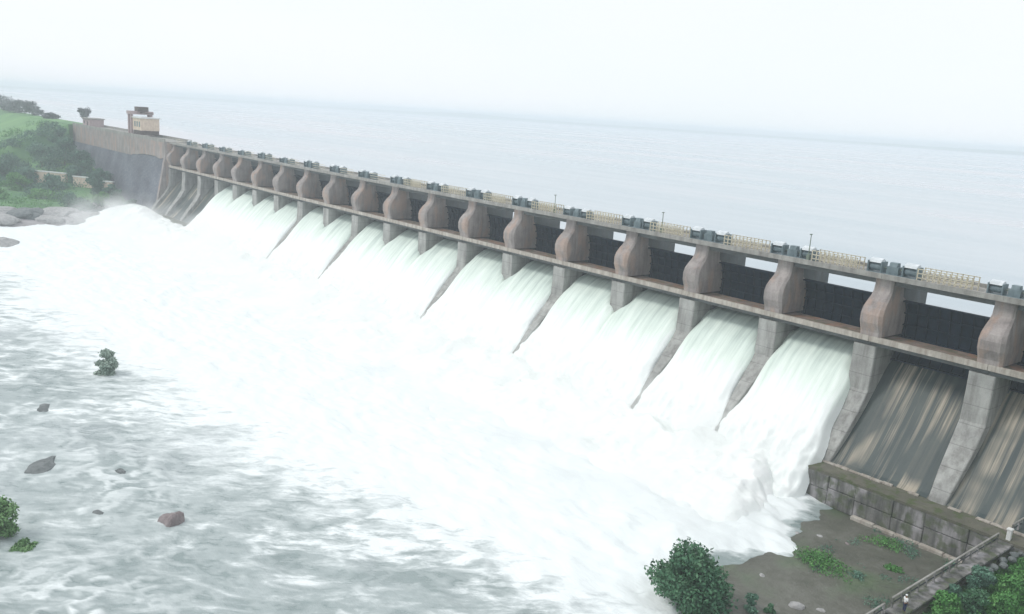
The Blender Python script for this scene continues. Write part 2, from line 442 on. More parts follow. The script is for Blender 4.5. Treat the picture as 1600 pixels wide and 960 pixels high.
# right-hand outline of the white water
def XB(Y): return np.interp(Y, [-120, -54, -44.4, -39.3, -34.5, -30, -24.5, -17, -8], [-110, -73, -60.5, -55.6, -53.6, -50.8, -49.6, -53.4, -55.8])
RROCKS = [("boulder", -90.2, -78.6, -20.3, 1.35, 1.2, 1.4, "r", "reddish boulder standing in the river, lower left", 301),
          ("rock", -91.8, -80.3, -20.6, 1.3, 0.6, 0.5, "d", "flat dark rock just left of the reddish boulder", 302),
          ("rock", -96.9, -84.4, -20.75, 1.7, 1.1, 0.75, "d", "grey rock with white water breaking over it, left of the boulder", 303),
          ("rock", -113.9, -86.3, -20.75, 3.9, 2.0, 0.85, "d", "widest dark rock shelf near the left edge", 304),
          ("rock", -107.2, -79.2, -20.65, 1.3, 0.9, 0.75, "d", "small dark rock right of the wide shelf", 306),
          ("rock", -135.3, -81.4, -20.85, 3.4, 1.9, 0.75, "d", "half drowned rock below the lone river tree", 308),
          ("rock", -77.4, -92.6, -20.8, 2.0, 1.2, 0.6, "d", "dark rock under curling foam at the bottom left", 311)]
# river downstream of the dam: one height field
def river():
    x = np.concatenate([np.linspace(-900, -340, 90)[:-1], np.linspace(-340, -180, 260)[:-1], np.linspace(-180, -20, 420), np.linspace(-19, 200, 40)])
    y = np.concatenate([np.linspace(-700, -120, 60)[:-1], np.linspace(-120, -2, 330)])
    X, Y = np.meshgrid(x, y, indexing='ij')
    # distance-like measure of turbulence: 1 near the toe, 0 far downstream
    edge = 70 - 6 * sstep(-190, -110, X) - 13 * sstep(-110, -50, X) + 7 * fbm(X / 22, Y / 22, 3, 31)
    tur = 1 - sstep(0.55, 1.35, -Y / edge)
    right = sstep(-1.5, 5, X - np.interp(Y, [-120, -60, -48, -41, -34.5, -30, -24.5, -17, -8], [-15, -25, -42, -50, -53.6, -50.8, -49.6, -53.4, -55.8]) + 4 * fbm(Y / 7, X / 9, 3, 3))     # calm pool at the right
    tur = tur * (1 - 0.97 * right)
    rough = 0.16 + 0.7 * tur
    sp = 1 - 0.7 * right
    h = (0.55 * fbm(X / 9, Y / 5, 5, 11, True) + 0.28 * fbm(X / 3.2, Y / 2.0, 4, 15)) * rough * sp
    swirl = fbm(X / 16 + 0.6 * fbm(X / 20, Y / 20, 2, 4), Y / 7, 4, 23, True)
    h += 0.3 * np.clip(swirl, 0, 1) * (1 - right)
    h += 0.8 * fbm(X / 14, Y / 14, 4, 91, True) * tur
    crest = sstep(0.42, 0.8, swirl) * sstep(-0.1, 0.5, fbm(X / 3, Y / 2, 4, 44)) * (1 - right) * 0.85
    white = np.clip(tur + 0.13, 0, 1) * (1 - right)
    for q in RROCKS:              # water breaking round each rock and its wake down the current
        ax = (X - q[1]) * -0.635 + (Y - q[2]) * -0.77; bx = (X - q[1]) * 0.77 + (Y - q[2]) * -0.635
        rr = q[4] * 1.15; ww = 0.8 * np.exp(-((np.hypot(ax + 0.4, bx) - rr) / (0.45 * rr)) ** 2) + 0.5 * np.exp(-(bx / (0.7 * rr)) ** 2) * sstep(0, 1.5 * rr, ax) * (1 - sstep(3 * rr, 7 * rr, ax))
        crest = np.maximum(crest, ww * sstep(-0.35, 0.35, fbm(X / 1.6, Y / 1.6, 4, 47))); h += 0.18 * ww
    big = np.exp(-((X + 78) / 13) ** 2 - ((Y + 92) / 8) ** 2) + 0.8 * np.exp(-((X + 108) / 16) ** 2 - ((Y + 80) / 6) ** 2)
    cap = fbm(X / 5.5 + 1.2 * fbm(X / 6, Y / 6, 3, 5), Y / 4.5 + 1.2 * fbm(X / 6, Y / 6, 3, 6), 5, 333, True)
    crest = np.maximum(crest, (0.25 + 0.75 * np.clip(big, 0, 1)) * sstep(0.42, 0.66, cap) * (1 - right)); h += 0.35 * big * cap
    lace = (0.75 + 0.25 * fbm(X / 30, Y / 30, 2, 8)) * (1 - 0.9 * right)
    far = sstep(-260, -330, X)
    h *= 1 - 0.5 * far
    return grid_mesh("river_water", np.stack([X, Y, ZR + h], -1), attrs=dict(white=white, crest=crest, lace=lace))
tag(link("river_water", river(), None, M_river), kind='structure')

# silt bed and shallows at the right, between foam, ledge and the stepped path
def bed():
    x = np.linspace(-66, -32.2, 165); y = np.linspace(-62, -8.6, 230)
    X, Y = np.meshgrid(x, y, indexing='ij')
    d = X + 53.5 - 0.28 * (Y + 24) * -1
    lim = sstep(-1, 3.5, X - np.interp(Y, [-62, -45, -38, -33, -24, -17, -8], [-40, -50.5, -53.5, -53.5, -52.0, -54.5, -58]) + 2.0 * fbm(Y / 9, X / 9, 3, 61))
    h = -1.1 + 1.25 * lim + 0.16 * fbm(X / 4, Y / 4, 5, 66) + 0.35 * np.exp(-((X + 41) ** 2 + (Y + 20) ** 2) / 40)
    return grid_mesh("riverbed", np.stack([X, Y, ZR + h], -1))
tag(link("riverbed", bed(), None, M_bed), kind='structure')

# right bank behind the path
def rbank():
    x = np.linspace(-30.6, 60, 120); y = np.linspace(-130, 6, 160)
    X, Y = np.meshgrid(x, y, indexing='ij')
    h = -17.6 + 0.10 * (X + 30) + 0.5 * fbm(X / 6, Y / 6, 4, 71) - sstep(-55, -100, Y) * 2
    return grid_mesh("right_bank", np.stack([X, Y, h], -1))
tag(link("right_bank", rbank(), None, M_land), kind='structure')

# left bank: embankment slope, wooded bench, rocky edge
def lh(X, Y):
    crest = 8.9
    slope = crest - (np.clip(-Y - 3, 0, 400)) / 2.3                       # embankment face
    bench = -18.4 + 0.052 * np.clip(-(X + 345), 0, 300) + 1.2 * fbm(X / 30, Y / 25, 4, 81)
    bench = bench + 10 * sstep(-345, -440, X) * sstep(-34, -6, Y)
    wallzone = sstep(-452, -440, X)                                          # in front of the wall: no embankment
    e = np.maximum(bench, slope * (1 - wallzone) + (-60) * wallzone)
    shore = X + 322 + 10 * fbm(Y / 14, X / 30, 3, 86) - 0.15 * (Y + 30) * -1
    s = sstep(6, -16, shore)
    return (ZR - 1.5) * (1 - s) + e * s
def lbank():
    x = np.concatenate([np.linspace(-2600, -700, 40)[:-1], np.linspace(-700, -296, 260)]); y = np.concatenate([np.linspace(-500, -140, 30)[:-1], np.linspace(-140, -3.2, 150)])
    X, Y = np.meshgrid(x, y, indexing='ij')
    return grid_mesh("left_bank", np.stack([X, Y, lh(X, Y)], -1), attrs=dict(shore=X))
lb = link("left_bank", lbank(), None, M_bankland); tag(lb, kind='structure')
lb.data.materials.append(M_rockbank)
co = np.zeros(len(lb.data.vertices) * 3); lb.data.vertices.foreach_get("co", co); co = co.reshape(-1, 3)
for p in lb.data.polygons:
    c = co[p.vertices[0]]
    if c[0] > -352 + 9 * math.sin(c[1] * 0.13) + 4 * math.sin(c[1] * 0.41) - 0.35 * (c[1] + 40) * 0: p.material_index = 1

# ================================================================ THE DAM
dam = empty("dam", (0, 0, 0))
tag(dam, "long grey-pink concrete spillway dam with a row of gates crossing the whole picture", "dam")
OGEE = [(10.5, -3.0), (9.2, -2.3), (7.8, -2.05), (6.6, -2.2), (5.3, -2.95), (3.8, -4.5), (1.8, -7.0), (0, -9.3), (-2.5, -12.3), (-4.5, -14.5), (-5.4, -15.35), (-6.0, -15.7)]
def smoothp(p, k=3):
    p = np.array(p, float); n = len(p); t = np.arange(n); tt = np.linspace(0, n - 1, (n - 1) * k + 1)
    return np.stack([np.interp(tt, t, p[:, 0]), np.interp(tt, t, p[:, 1])], 1)
# spillway chute body per bay, x local 0 = right pier centre, extends to -15
ch = MB().prism_x(-14.985, -0.015, [tuple(a) for a in OGEE] + [(-6.0, -23.5), (14.2, -23.5), (14.2, -3.6)]).mesh("spillway_chute")
for i in range(-1, 19):
    o = link("spillway_chute", ch, dam, M_chute); o.location = (xc(i), 0, 0)
# lip stones, ledge and front wall of the apron
def rect_ring(xl, xr, yf, yb, z, c):
    return [(xl + c, yf, z), (xr - c, yf, z), (xr, yf + c, z), (xr, yb, z), (xl, yb, z), (xl, yf + c, z)]
def pier_mesh():
    top = MB()
    prof = [(0.62, 0.0, 2.9, 0.28), (1.2, -0.05, 2.95, 0.30), (2.4, -0.55, 3.1, 0.38), (3.5, -0.62, 3.1, 0.42), (4.3, -0.35, 3.0, 0.42),
            (5.1, 0.35, 2.8, 0.36), (5.7, 1.05, 2.65, 0.3), (6.4, 1.55, 2.55, 0.25), (7.3, 1.7, 2.5, 0.22), (8.18, 1.7, 2.5, 0.22)]
    top.rings([rect_ring(-w_ / 2, w_ / 2, yf, 5.8 - (0.9 if z > 5.5 else 0), z, c) for z, yf, w_, c in prof])
    back = MB().rings([rect_ring(-1.1, 1.1, 4.8, 12.2, z, 0.05) for z in (-4.5, 0, 4, 8.17)])
    lows = []
    for toe in (1, 0, 2):
        L_ = MB()
        if toe: pr = [(-16.6, -6.5, 1.9), (-15.2, -6.0, 2.1), (-12.5, -4.1, 2.6), (-9.5, -1.7, 3.0), (-6.8, 0.0, 3.1), (-3, 0.25, 3.1), (-0.72, 0.25, 3.1)]
        else: pr = [(-16.6, 0.25, 3.1), (-9.5, 0.25, 3.1), (-6.8, 0.25, 3.1), (-3, 0.25, 3.1), (-0.72, 0.25, 3.1)]
        if toe == 2: pr = [(-17.6, -11.2, 0.5), (-15.0, -8.5, 0.8), (-12.5, -6.3, 1.3), (-9.8, -3.6, 2.0), (-7.5, -1.2, 2.7), (-6.0, 0.1, 3.1), (-3, 0.25, 3.1), (-0.72, 0.25, 3.1)]
        L_.rings([rect_ring(-w_ / 2, w_ / 2, yf, 12.6, z, 0.12) for z, yf, w_ in pr])
        lows.append(L_.mesh("lower_pier"))
    return top.mesh("pier_nose"), back.mesh("pier_back"), lows
nose_m, back_m, lows = pier_mesh()
LONG = {-1, 0, 1, 2, 3, 5, 7, 10, 12, 17, 18, 19}
for i in range(-1, 20):
    p = link("pier", (lows[0] if i in (-1, 0, 1, 17, 18, 19) else lows[2]) if i in LONG else lows[1], dam, M_pier_low); p.location = (xc(i) - 0.6, 0, 0)
    a = link("pier_nose", nose_m, p, M_pier_top); a.location = (0.6, 0, 0)
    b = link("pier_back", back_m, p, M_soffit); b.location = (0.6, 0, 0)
# radial gates: curved skin, ribs, arms to the trunnion in the pier noses
def gate_mesh(lift):
    cyy, czz, r_ = -4.0, 1.6, 10.0
    g = MB(); a0 = math.degrees(math.asin((-2.95 - czz + lift) / r_)); a1 = math.degrees(math.asin((5.2 + lift * 0.12 - czz) / r_))
    an = np.radians(np.linspace(a0, a1, 11))
    outer = [(cyy + (r_ + 0.12) * math.cos(t), czz + (r_ + 0.12) * math.sin(t)) for t in an]
    inner = [(cyy + r_ * math.cos(t), czz + r_ * math.sin(t)) for t in an]
    g.prism_x(-13.85, -1.15, outer + inner[::-1])
    rib = MB(); rb = rib
    for k in range(0, 11, 2):
        t = an[k]; y, z = cyy + (r_ - 0.25) * math.cos(t), czz + (r_ - 0.25) * math.sin(t)
        rb.box(-13.8, -1.2, y - 0.22, y + 0.2, z - 0.09, z + 0.09)
    for xx in np.linspace(-13.2, -1.8, 9):
        inn = [(cyy + (r_ - 0.32) * math.cos(t), czz + (r_ - 0.32) * math.sin(t)) for t in an]
        rb.prism_x(xx - 0.05, xx + 0.05, [(y - 0.005, z) for y, z in inner] + inn[::-1])
    return g.mesh("gate"), rib.mesh("gate_rib")
gshut = gate_mesh(0.0); gopen = gate_mesh(1.3)
for i in range(-1, 19):
    gm = gopen if 1 <= i <= 15 else gshut
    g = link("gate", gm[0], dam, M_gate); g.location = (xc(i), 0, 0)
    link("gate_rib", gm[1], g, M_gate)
# walkway slabs (one per bay), with curb
wk = MB().box(-14.97, -0.03, 0.0, 4.4, -0.02, 0.42).mesh("walkway_slab", bevel=0.03)
wk2 = MB().prism_x(-14.97, -0.03, [(-0.08, -0.1), (-0.08, 0.62), (0.34, 0.62), (0.34, 0.424), (0.03, 0.424), (0.03, -0.1)]).mesh("walkway_curb")
wb = MB().box(-14.97, -0.03, 3.1, 3.7, -0.9, -0.024).box(-14.97, -0.03, 0.5, 0.95, -0.66, -0.024).mesh("walkway_beam")
pp = MB().box(-1.62, 1.62, 0.3, 4.35, -0.70, -0.026).mesh("pier_cap")
for i in range(-2, 19):
    o = link("walkway_slab", wk, dam, M_walktop); o.location = (xc(i) + 0.0, 0, 0)
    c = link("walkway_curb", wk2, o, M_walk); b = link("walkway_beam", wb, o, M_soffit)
# bridge deck: slab, fascia, girders, parapet curb
dk = MB().box(-14.98, -0.02, 1.0, 7.4, 8.22, 8.5).mesh("deck_slab")
df = MB().prism_x(-14.98, -0.02, [(0.78, 8.16), (0.78, 8.82), (1.12, 8.82), (1.12, 8.503), (0.995, 8.503), (0.995, 8.16)]).box(-14.98, -0.02, 7.1, 7.45, 8.503, 8.95).mesh("deck_kerb")
dg = MB().box(-14.98, -0.02, 5.6, 6.1, 7.05, 8.217).box(-14.98, -0.02, 2.2, 2.7, 7.35, 8.217).mesh("deck_girder")
for i in range(-2, 20):
    o = link("deck_slab", dk, dam, M_deck); o.location = (xc(i), 0, 0)
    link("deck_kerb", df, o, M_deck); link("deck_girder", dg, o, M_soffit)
# yellow railings and hoist bridge trusses between the winches
post = MB().box(-0.06, 0.06, -0.05, 0.05, 0, 1.7).mesh("post")
rails = MB()
for z in (0.55, 1.1, 1.66): rails.box(-10.9, -4.0, -0.05, 0.05, z - 0.05, z + 0.05)
rails = rails.mesh("rail")
for i in range(-1, 19):
    for yy in ((1.6, 3.6) if i < 9 else (1.6,)):
        r_ = link("hoist_railing", rails, dam, M_yellow); r_.location = (xc(i), yy, 8.5)
        if i < 9:
            for k in range(11):
                q = link("post", post, r_, M_yellow); q.location = (-4.1 - 0.67 * k, 0, 0)
# ledge top + wall blocks
ledge = MB().prism_x(-345, 30, [(-6.0, -15.75), (-9.0, -15.95), (-9.0, -16.3), (-6.0, -16.3)]).build("apron_ledge", M_ledge, dam)
core = MB().box(-345, 30, -8.5, -6.004, -23.5, -16.31).build("apron_wall", M_apron, dam)
x = -56.4; k = 0
while x < -24:
    L_ = 3.6 + random.random() * 1.6
    z0, z1 = -20.3, -16.32
    y0 = -9.0 + random.uniform(-0.06, 0.08)
    mb = MB(); zm = -18.2 + random.uniform(-0.35, 0.35)
    mb.box(x + 0.02, x + L_ - 0.02, y0, -8.49, z0, zm - 0.04)
    mb.build("wall_block", M_apron, core, bevel=0.07)
    MB().box(x + 0.02, x + L_ - 0.02, y0 + random.uniform(-0.12, 0.12), -8.49, zm + 0.04, z1).build("wall_block", M_apron, core, bevel=0.07)
    x += L_
x = -48.5
while x < -26:      # pale coping kerb at the foot of the wall
    L_ = 2.2 + random.random() * 0.8
    MB().box(x + 0.03, x + L_ - 0.03, -9.85, -9.2, -20.9, -19.95 + random.uniform(-.06, .06)).build("foot_stone", M_walk, core, bevel=0.06); x += L_
x = -57.0
while x < -20:      # lip stones at the end of the chutes
    L_ = 1.3 + random.random() * 0.9
    if random.random() < 0.8:
        MB().box(x + 0.03, x + L_ - 0.03, -6.55 + random.uniform(-.1, .1), -6.006, -15.8, -15.6 + random.uniform(-.05, .08)).build("lip_stone", M_walk, dam, bevel=0.04)
    x += L_

# left non-overflow wall
lw = empty("retaining_wall", (-326, 0, 0))
tag(lw, "solid masonry end wall of the dam with pale band on top, left of the gates", "wall")
def lwall():
    m1 = MB(); m1.prism_x(-128, -0.0, [(-5.2, -22), (-0.3, 3.6), (-0.3, 7.0), (9, 7.0), (12, -22)]); a = m1.build("masonry_face", M_masonry, lw)
    # pale plastered band with an uneven lower edge
    n = 120; X = np.linspace(0, -128, n)
    lowz = 3.0 - 1.6 * np.abs(fbm(X / 14, X * 0 + 2, 3, 55)) - 2.0 * sstep(-20, -50, X) + 3.0 * sstep(-70, -128, X) * 0
    P = np.stack([np.stack([X, np.full(n, -0.75), np.full(n, 8.5)], -1), np.stack([X, np.full(n, -0.75), lowz], -1), np.stack([X, np.full(n, -0.25 - 0.18), lowz - 0.15], -1)], 1)
    link("plaster_band", grid_mesh("plaster_band", P, False), lw, M_pier_top)
    MB().box(-128, 0, -0.8, 9.2, 8.5, 8.8).box(-128, 0, -0.8, -0.45, 8.803, 9.7).box(-128, 0, 8.8, 9.1, 8.803, 9.7).build("parapet", M_deck, lw)
lwall()
# stub between last pier and wall
MB().prism_x(-327.0, -325.3, [(-5.7, -22), (-0.85, 3.6), (-1.1, 8.45), (12.2, 8.45), (12.2, -22)]).build("abutment", M_pier_top, dam)

# winches on the deck: one pair above every pier
def make_hoist():
    r_ = empty("gate_winch", (0, 0, 0))
    MB().box(-3.3, 3.3, -1.1, 1.1, 0, 0.16).build("base_frame", M_hoist, r_)
    for sx in (-1, 1):
        MB().tube((sx * 2.3 - 0.75, 0, 0.72), (sx * 2.3 + 0.75, 0, 0.72), 0.46, n=14).build("drum", M_hoist, r_, smooth=False)
        for q in (-0.98, 0.82): MB().box(sx * 2.3 + q, sx * 2.3 + q + 0.16, -0.7, 0.7, 0.16, 1.35).build("side_frame", M_hoist, r_)
        MB().prism_x(sx * 2.3 - 0.8, sx * 2.3 + 0.8, [(-0.62, 1.2), (-0.45, 1.52), (0.1, 1.68), (0.62, 1.3), (0.62, 1.2)]).build("cover", M_cover, r_)
    MB().box(-0.75, 0.75, -0.5, 0.6, 0.16, 1.0).prism_x(-0.5, 0.5, [(-0.45, 1.0), (-0.3, 1.45), (0.35, 1.45), (0.5, 1.0)]).build("gearbox", M_hoist, r_)
    MB().tube((-1.3, 0, 0.72), (1.3, 0, 0.72), 0.09, n=8).build("shaft", M_pole, r_)
    return r_
ORD = ["", "second ", "third ", "fourth ", "fifth ", "sixth ", "seventh ", "eighth ", "ninth ", "tenth ", "eleventh ", "twelfth ", "thirteenth ", "fourteenth ", "fifteenth ", "sixteenth ", "seventeenth ", "eighteenth ", "nineteenth ", "twentieth "]
proto = make_hoist()
for i in range(0, 19):
    h = proto if i == 0 else copy_tree(proto)
    h.location = (xc(i) + 0.4, 3.1, 8.5); h.scale = (random.uniform(0.9, 1.05), 1.1, random.uniform(1.05, 1.3))
    tag(h, (f"grey-blue gate winch on the deck above the {ORD[i]}pier from the right" if i else "grey-blue gate winch with white covers at the right edge of the deck"), "winch", "gate winches standing on the deck")
# lamp posts
def lamp(x, y, h, label):
    r_ = empty("lamp_post", (x, y, 8.5))
    MB().tube((0, 0, 0), (0, 0, h), 0.09, 0.055, 8).build("pole", M_pole, r_)
    MB().box(-0.22, 0.22, -0.22, 0.22, 0, 0.9).build("control_box", M_pole, r_)
    MB().box(-0.1, 0.1, -0.25, 0.15, h, h + 0.14).build("lamp_head", M_pole, r_)
    tag(r_, label, "lamp post", "lamp posts along the deck")
lamp(-66.3, 2.2, 3.7, "green-grey lamp post on the deck, nearest one to the right edge")
lamp(-93.4, 2.2, 3.4, "second lamp post from the right on the deck, beside yellow railing")
lamp(-119.6, 2.2, 3.4, "lamp post half way along the deck above the dark gates")

# ---------------------------------------------------------------- falling water sheets, one per open gate
FP = smoothp([(7.5, -1.35), (6, -1.45), (4, -1.95), (2, -3.05), (0, -4.7), (-2.6, -7.5), (-5.2, -10.7), (-7.6, -14.0), (-10.2, -17.0), (-13.5, -20), (-17, -23)], 9)
def fall(i):
    nu = 76
    s = np.concatenate([[0], np.cumsum(np.hypot(np.diff(FP[:, 0]), np.diff(FP[:, 1])))])
    nv = 120; ss = np.linspace(0, s[-1], nv)
    y = np.interp(ss, s, FP[:, 0]); z = np.interp(ss, s, FP[:, 1])
    u = np.linspace(0, 1, nu)
    U, V = np.meshgrid(u, ss, indexing='ij')
    Yb = np.broadcast_to(y, U.shape); Zb = np.broadcast_to(z, U.shape)
    drop = sstep(-4, -14, Zb)
    xl0, xr0 = xc(i + 1) + 0.95 , xc(i) - 2.1
    lo = 0.6 if (i + 1) in LONG else 2.2; ro = (0.6 if i > 1 else 0.9) if i in LONG else 2.2
    sl_ = lo * sstep(-3.2, -6.5, Zb) + 1.4 * sstep(-10, -15, Zb); sr_ = ro * sstep(-3.2, -6.5, Zb) + (1.4 if i > 1 else 0.9) * sstep(-10, -15, Zb)
    X = (xl0 - sl_) * (1 - U) + (xr0 + sr_) * U
    e = np.minimum(U, 1 - U) * 12
    thick = -0.7 * (1 - sstep(0, 1.6, e)) - 1.7 * (1 - sstep(0.0, 0.45, e)) * sstep(-2, -6, Zb)
    n1 = fbm(X / 1.5 + 31 * i, V / 13, 4, 100 + i); n2 = fbm(X / 3.5, V / 6, 4, 140 + i, True)
    amp = 0.10 + 0.45 * drop
    disp = amp * (0.8 * n1 + 0.5 * n2) + thick
    disp += 0.8 * drop * fbm(X / 2.6, V / 3.5, 4, 170 + i, True) * sstep(-9, -16, Zb)
    dy = np.gradient(y); dz = np.gradient(z); L_ = np.hypot(dy, dz); ny, nz_ = dz / L_, -dy / L_   # outward normal (downstream/up)
    P = np.stack([X, Yb + ny * disp * 1.0, Zb + nz_ * disp * 1.0], -1)
    air = 0.18 + 0.85 * sstep(-1.5, -13, Zb) + 0.12 * (1 - sstep(0, 0.12, np.minimum(U, 1 - U)))
    uv = np.stack([X, V], -1)
    return grid_mesh("waterfall", P, uv=uv, attrs=dict(air=air))
for i in range(1, 16):
    o = link("waterfall", fall(i), None, M_fall)
    if i == 1: lab = "nearest water sheet pouring from a gate, beside the dry streaked chute"
    elif i == 15: lab = "farthest water sheet of the row, next to the dry chutes at the left end"
    else: lab = f"{ORD[i-1]}white water sheet from the right, pouring under its gate" 
    tag(o, lab, "waterfall", "water sheets pouring from the open gates")

# churning foam along the toe
def foam():
    x = np.concatenate([np.linspace(-352, -180, 330)[:-1], np.linspace(-180, -45, 440)]); y = np.linspace(-62, -8.5, 240)
    X, Y = np.meshgrid(x, y, indexing='ij')
    Yw = Y + 3.5 * fbm(X / 18, Y / 18, 3, 201)
    edge = 44 - 6 * sstep(-110, -52, X) + 6 * fbm(X / 12, Y / 12, 3, 207)
    base = 1.9 * (1 - sstep(-12, -20, Yw)) + 2.1 * (1 - sstep(-14, -34, Yw)) + 0.6
    fade = 1 - sstep(edge - 22, edge + 4, -Yw)
    lum = 0.55 * fbm(X / 10, Y / 10, 4, 211, True) + 0.25 * fbm(X / 5, Y / 5, 5, 213)
    lum2 = fbm(X / 2.6, Y / 6.5, 5, 221)
    h = base * (0.75 + 0.35 * lum) + 1.3 * lum + 0.55 * lum2 
    # right end: plume tongue that stops short of the calm pool
    rt = sstep(-6.5, 1.8, X - XB(Y) + 2.2 * fbm(Y / 4, X / 4, 4, 9))
    # left end mound
    h += 3.2 * np.exp(-((X + 322) / 16) ** 2 - ((Y + 16) / 9) ** 2)
    lt = sstep(-336, -350, X)
    h = h * fade * (1 - rt) * (1 - lt) - 0.9 * (1 - fade) - 2.0 * rt - 2 * lt
    return grid_mesh("churning_foam", np.stack([X, Y, ZR + h], -1))
fo = link("churning_foam", foam(), None, M_foam)
tag(fo, "wide mass of churning white foam at the foot of the water sheets", "foam", kind='stuff')

# spray drifting above the toe
def spray():
    m = bpy.data.materials.new("spray_cloud"); m.use_nodes = True; t = m.node_tree; t.nodes.clear()
    o = t.nodes.new("ShaderNodeOutputMaterial"); v = t.nodes.new("ShaderNodeVolumePrincipled")
    v.inputs['Color'].default_value = (1, 1, 1, 1)
    g = t.nodes.new("ShaderNodeNewGeometry"); n = t.nodes.new("ShaderNodeTexNoise"); n.inputs['Scale'].default_value = 0.11; n.inputs['Detail'].default_value = 3
    t.links.new(g.outputs['Position'], n.inputs[0])
    x = t.nodes.new("ShaderNodeSeparateXYZ"); t.links.new(g.outputs['Position'], x.inputs[0])
    def mr(i, a, b):
        r_ = t.nodes.new("ShaderNodeMapRange"); r_.interpolation_type = 'SMOOTHSTEP'
        r_.inputs[1].default_value = a; r_.inputs[2].default_value = b; t.links.new(i, r_.inputs[0]); return r_.outputs[0]
    def mul(a, b):
        k = t.nodes.new("ShaderNodeMath"); k.operation = 'MULTIPLY'
        for j, q in ((0, a), (1, b)):
            if isinstance(q, (int, float)): k.inputs[j].default_value = q
            else: t.links.new(q, k.inputs[j])
        return k.outputs[0]
    dd = mul(mr(n.outputs[0], 0.42, 0.72), mul(mr(x.outputs[2], -7.5, -19), mul(mr(x.outputs[1], -46, -20), mul(mr(x.outputs[1], -2.5, -12), mul(mr(x.outputs[0], -51, -58), mr(x.outputs[0], -349, -325))))))
    t.links.new(mul(dd, 0.17), v.inputs['Density'])
    t.links.new(v.outputs[0], o.inputs['Volume'])
    mb = MB().box(-350, -52, -48, -2, -22, -7).build("spray_mist", m)
    tag(mb, "drifting white spray over the foot of the falling water", "spray", kind='stuff')
spray()

# ================================================================ vegetation
def leaf_cloud(name, mat, parent, centres, radii, n, size, seed):
    """many small leaf-sized faces filling uneven clumps"""
    r = np.random.RandomState(seed)
    centres = np.array(centres, float); radii = np.array(radii, float)
    wgt = radii.prod(1) ** 0.67; wgt /= wgt.sum()
    k = r.choice(len(centres), n, p=wgt)
    dvec = r.normal(size=(n, 3)); dvec /= np.linalg.norm(dvec, axis=1)[:, None]
    rad = r.uniform(0.35, 1.0, n) ** 0.5 * (1 + 0.18 * r.normal(size=n))
    p = centres[k] + dvec * rad[:, None] * radii[k]
    a = r.normal(size=(n, 3)) * 0.8 + dvec * 0.2; a[:, 2] -= 0.2; a /= np.linalg.norm(a, axis=1)[:, None]
    b = np.cross(a, dvec + r.normal(size=(n, 3)) * 0.5); b /= np.linalg.norm(b, axis=1)[:, None] + 1e-9
    sz = size * r.uniform(0.6, 1.3, n)[:, None]
    V = np.stack([p - b * sz * 0.28, p + a * sz * 0.5 - b * 0.0, p + b * sz * 0.28, p - a * sz * 0.5], 1).reshape(-1, 3)
    me = bpy.data.meshes.new(name)
    me.vertices.add(4 * n); me.vertices.foreach_set("co", V.reshape(-1).astype(np.float32))
    me.loops.add(4 * n); me.loops.foreach_set("vertex_index", np.arange(4 * n, dtype=np.int32))
    me.polygons.add(n); me.polygons.foreach_set("loop_start", (np.arange(n) * 4).astype(np.int32)); me.update(calc_edges=True)
    ct = r.uniform(0, 1, len(centres))
    t = np.repeat(np.clip(0.55 * ct[k] + 0.45 * r.uniform(0, 1, n), 0, 1), 4)
    at = me.attributes.new("tint", 'FLOAT', 'POINT'); at.data.foreach_set("value", t.astype(np.float32))
    return link(name, me, parent, mat)
def plant(name, loc, w_, h, n, size, mat, label, cat, seed, group=None, trunk=True, clumps=18, base=0.25, rz=0.0, asp=1.0):  # a plant with its own crown and trunk
    r = random.Random(seed)
    e = empty(name, loc, rz); tag(e, label, cat, group)
    cs, rs = [], []
    for k in range(clumps):
        t = r.random(); a = r.random() * 6.283
        z = h * (base + (0.93 - base) * t)
        prof = (1 - abs(t - 0.38) ** 1.6 * 1.25)
        q = w_ * 0.36 * math.sqrt(r.random()) * prof
        cs.append((math.cos(a) * q, math.sin(a) * q * asp, z)); s_ = w_ * (0.12 + 0.10 * r.random()) * (0.6 + 0.4 * prof)
        rs.append((s_, s_ * asp, s_ * r.uniform(0.6, 0.95) * min(1.0, h / w_ + 0.3)))
    leaf_cloud("crown", mat, e, cs, rs, n, size, seed)
    if trunk:
        mb = MB(); tr = max(0.05, h * 0.022)
        mb.tube((0, 0, -0.6), (0.02 * w_, 0, h * 0.4), tr, tr * 0.7, 7)
        for k in range(0, clumps, 2):
            c = cs[k]; z0 = h * (0.08 + 0.28 * r.random())
            mb.tube((0, 0, z0), (c[0] * 0.9, c[1] * 0.9, c[2]), tr * 0.5, tr * 0.15, 5)
        mb.build("trunk", M_bark, e)
    return e
plant("bush", (-47.2, -42.8, -21.0), 8.8, 6.6, 15000, 0.42, M_leaf, "large dark green bush at the bottom edge, in front of the foam", "bush", 11, clumps=38, base=0.08)
plant("tree", (-147.8, -69.8, -20.9), 4.2, 4.9, 4200, 0.5, M_leaf_mist, "small lone tree standing in the white river at the left", "tree", 12, clumps=26, base=0.12)
plant("bush", (-96.6, -94.2, -20.8), 5.2, 4.4, 4200, 0.4, M_leaf_haze, "pale yellow-green bush cut by the left edge of the picture", "bush", 13, clumps=16, base=0.1)
plant("shrub", (-92.8, -92.6, -20.7), 3.0, 0.9, 1500, 0.35, M_leaf_haze, "low green shrub in the river below the bright bush", "bush", 14, trunk=False, clumps=9, base=0.1)
plant("shrub", (-42.9, -38.2, -20.5), 2.2, 1.9, 1300, 0.28, M_leaf_teal, "small pale shrub on silt right of the large bush", "bush", 15, trunk=False, clumps=9, base=0.1)
plant("shrub", (-41.5, -37.4, -20.5), 1.5, 1.1, 900, 0.25, M_leaf, "tiny dark shrub at the bottom edge right of the pale shrub", "bush", 16, trunk=False, clumps=7, base=0.1)
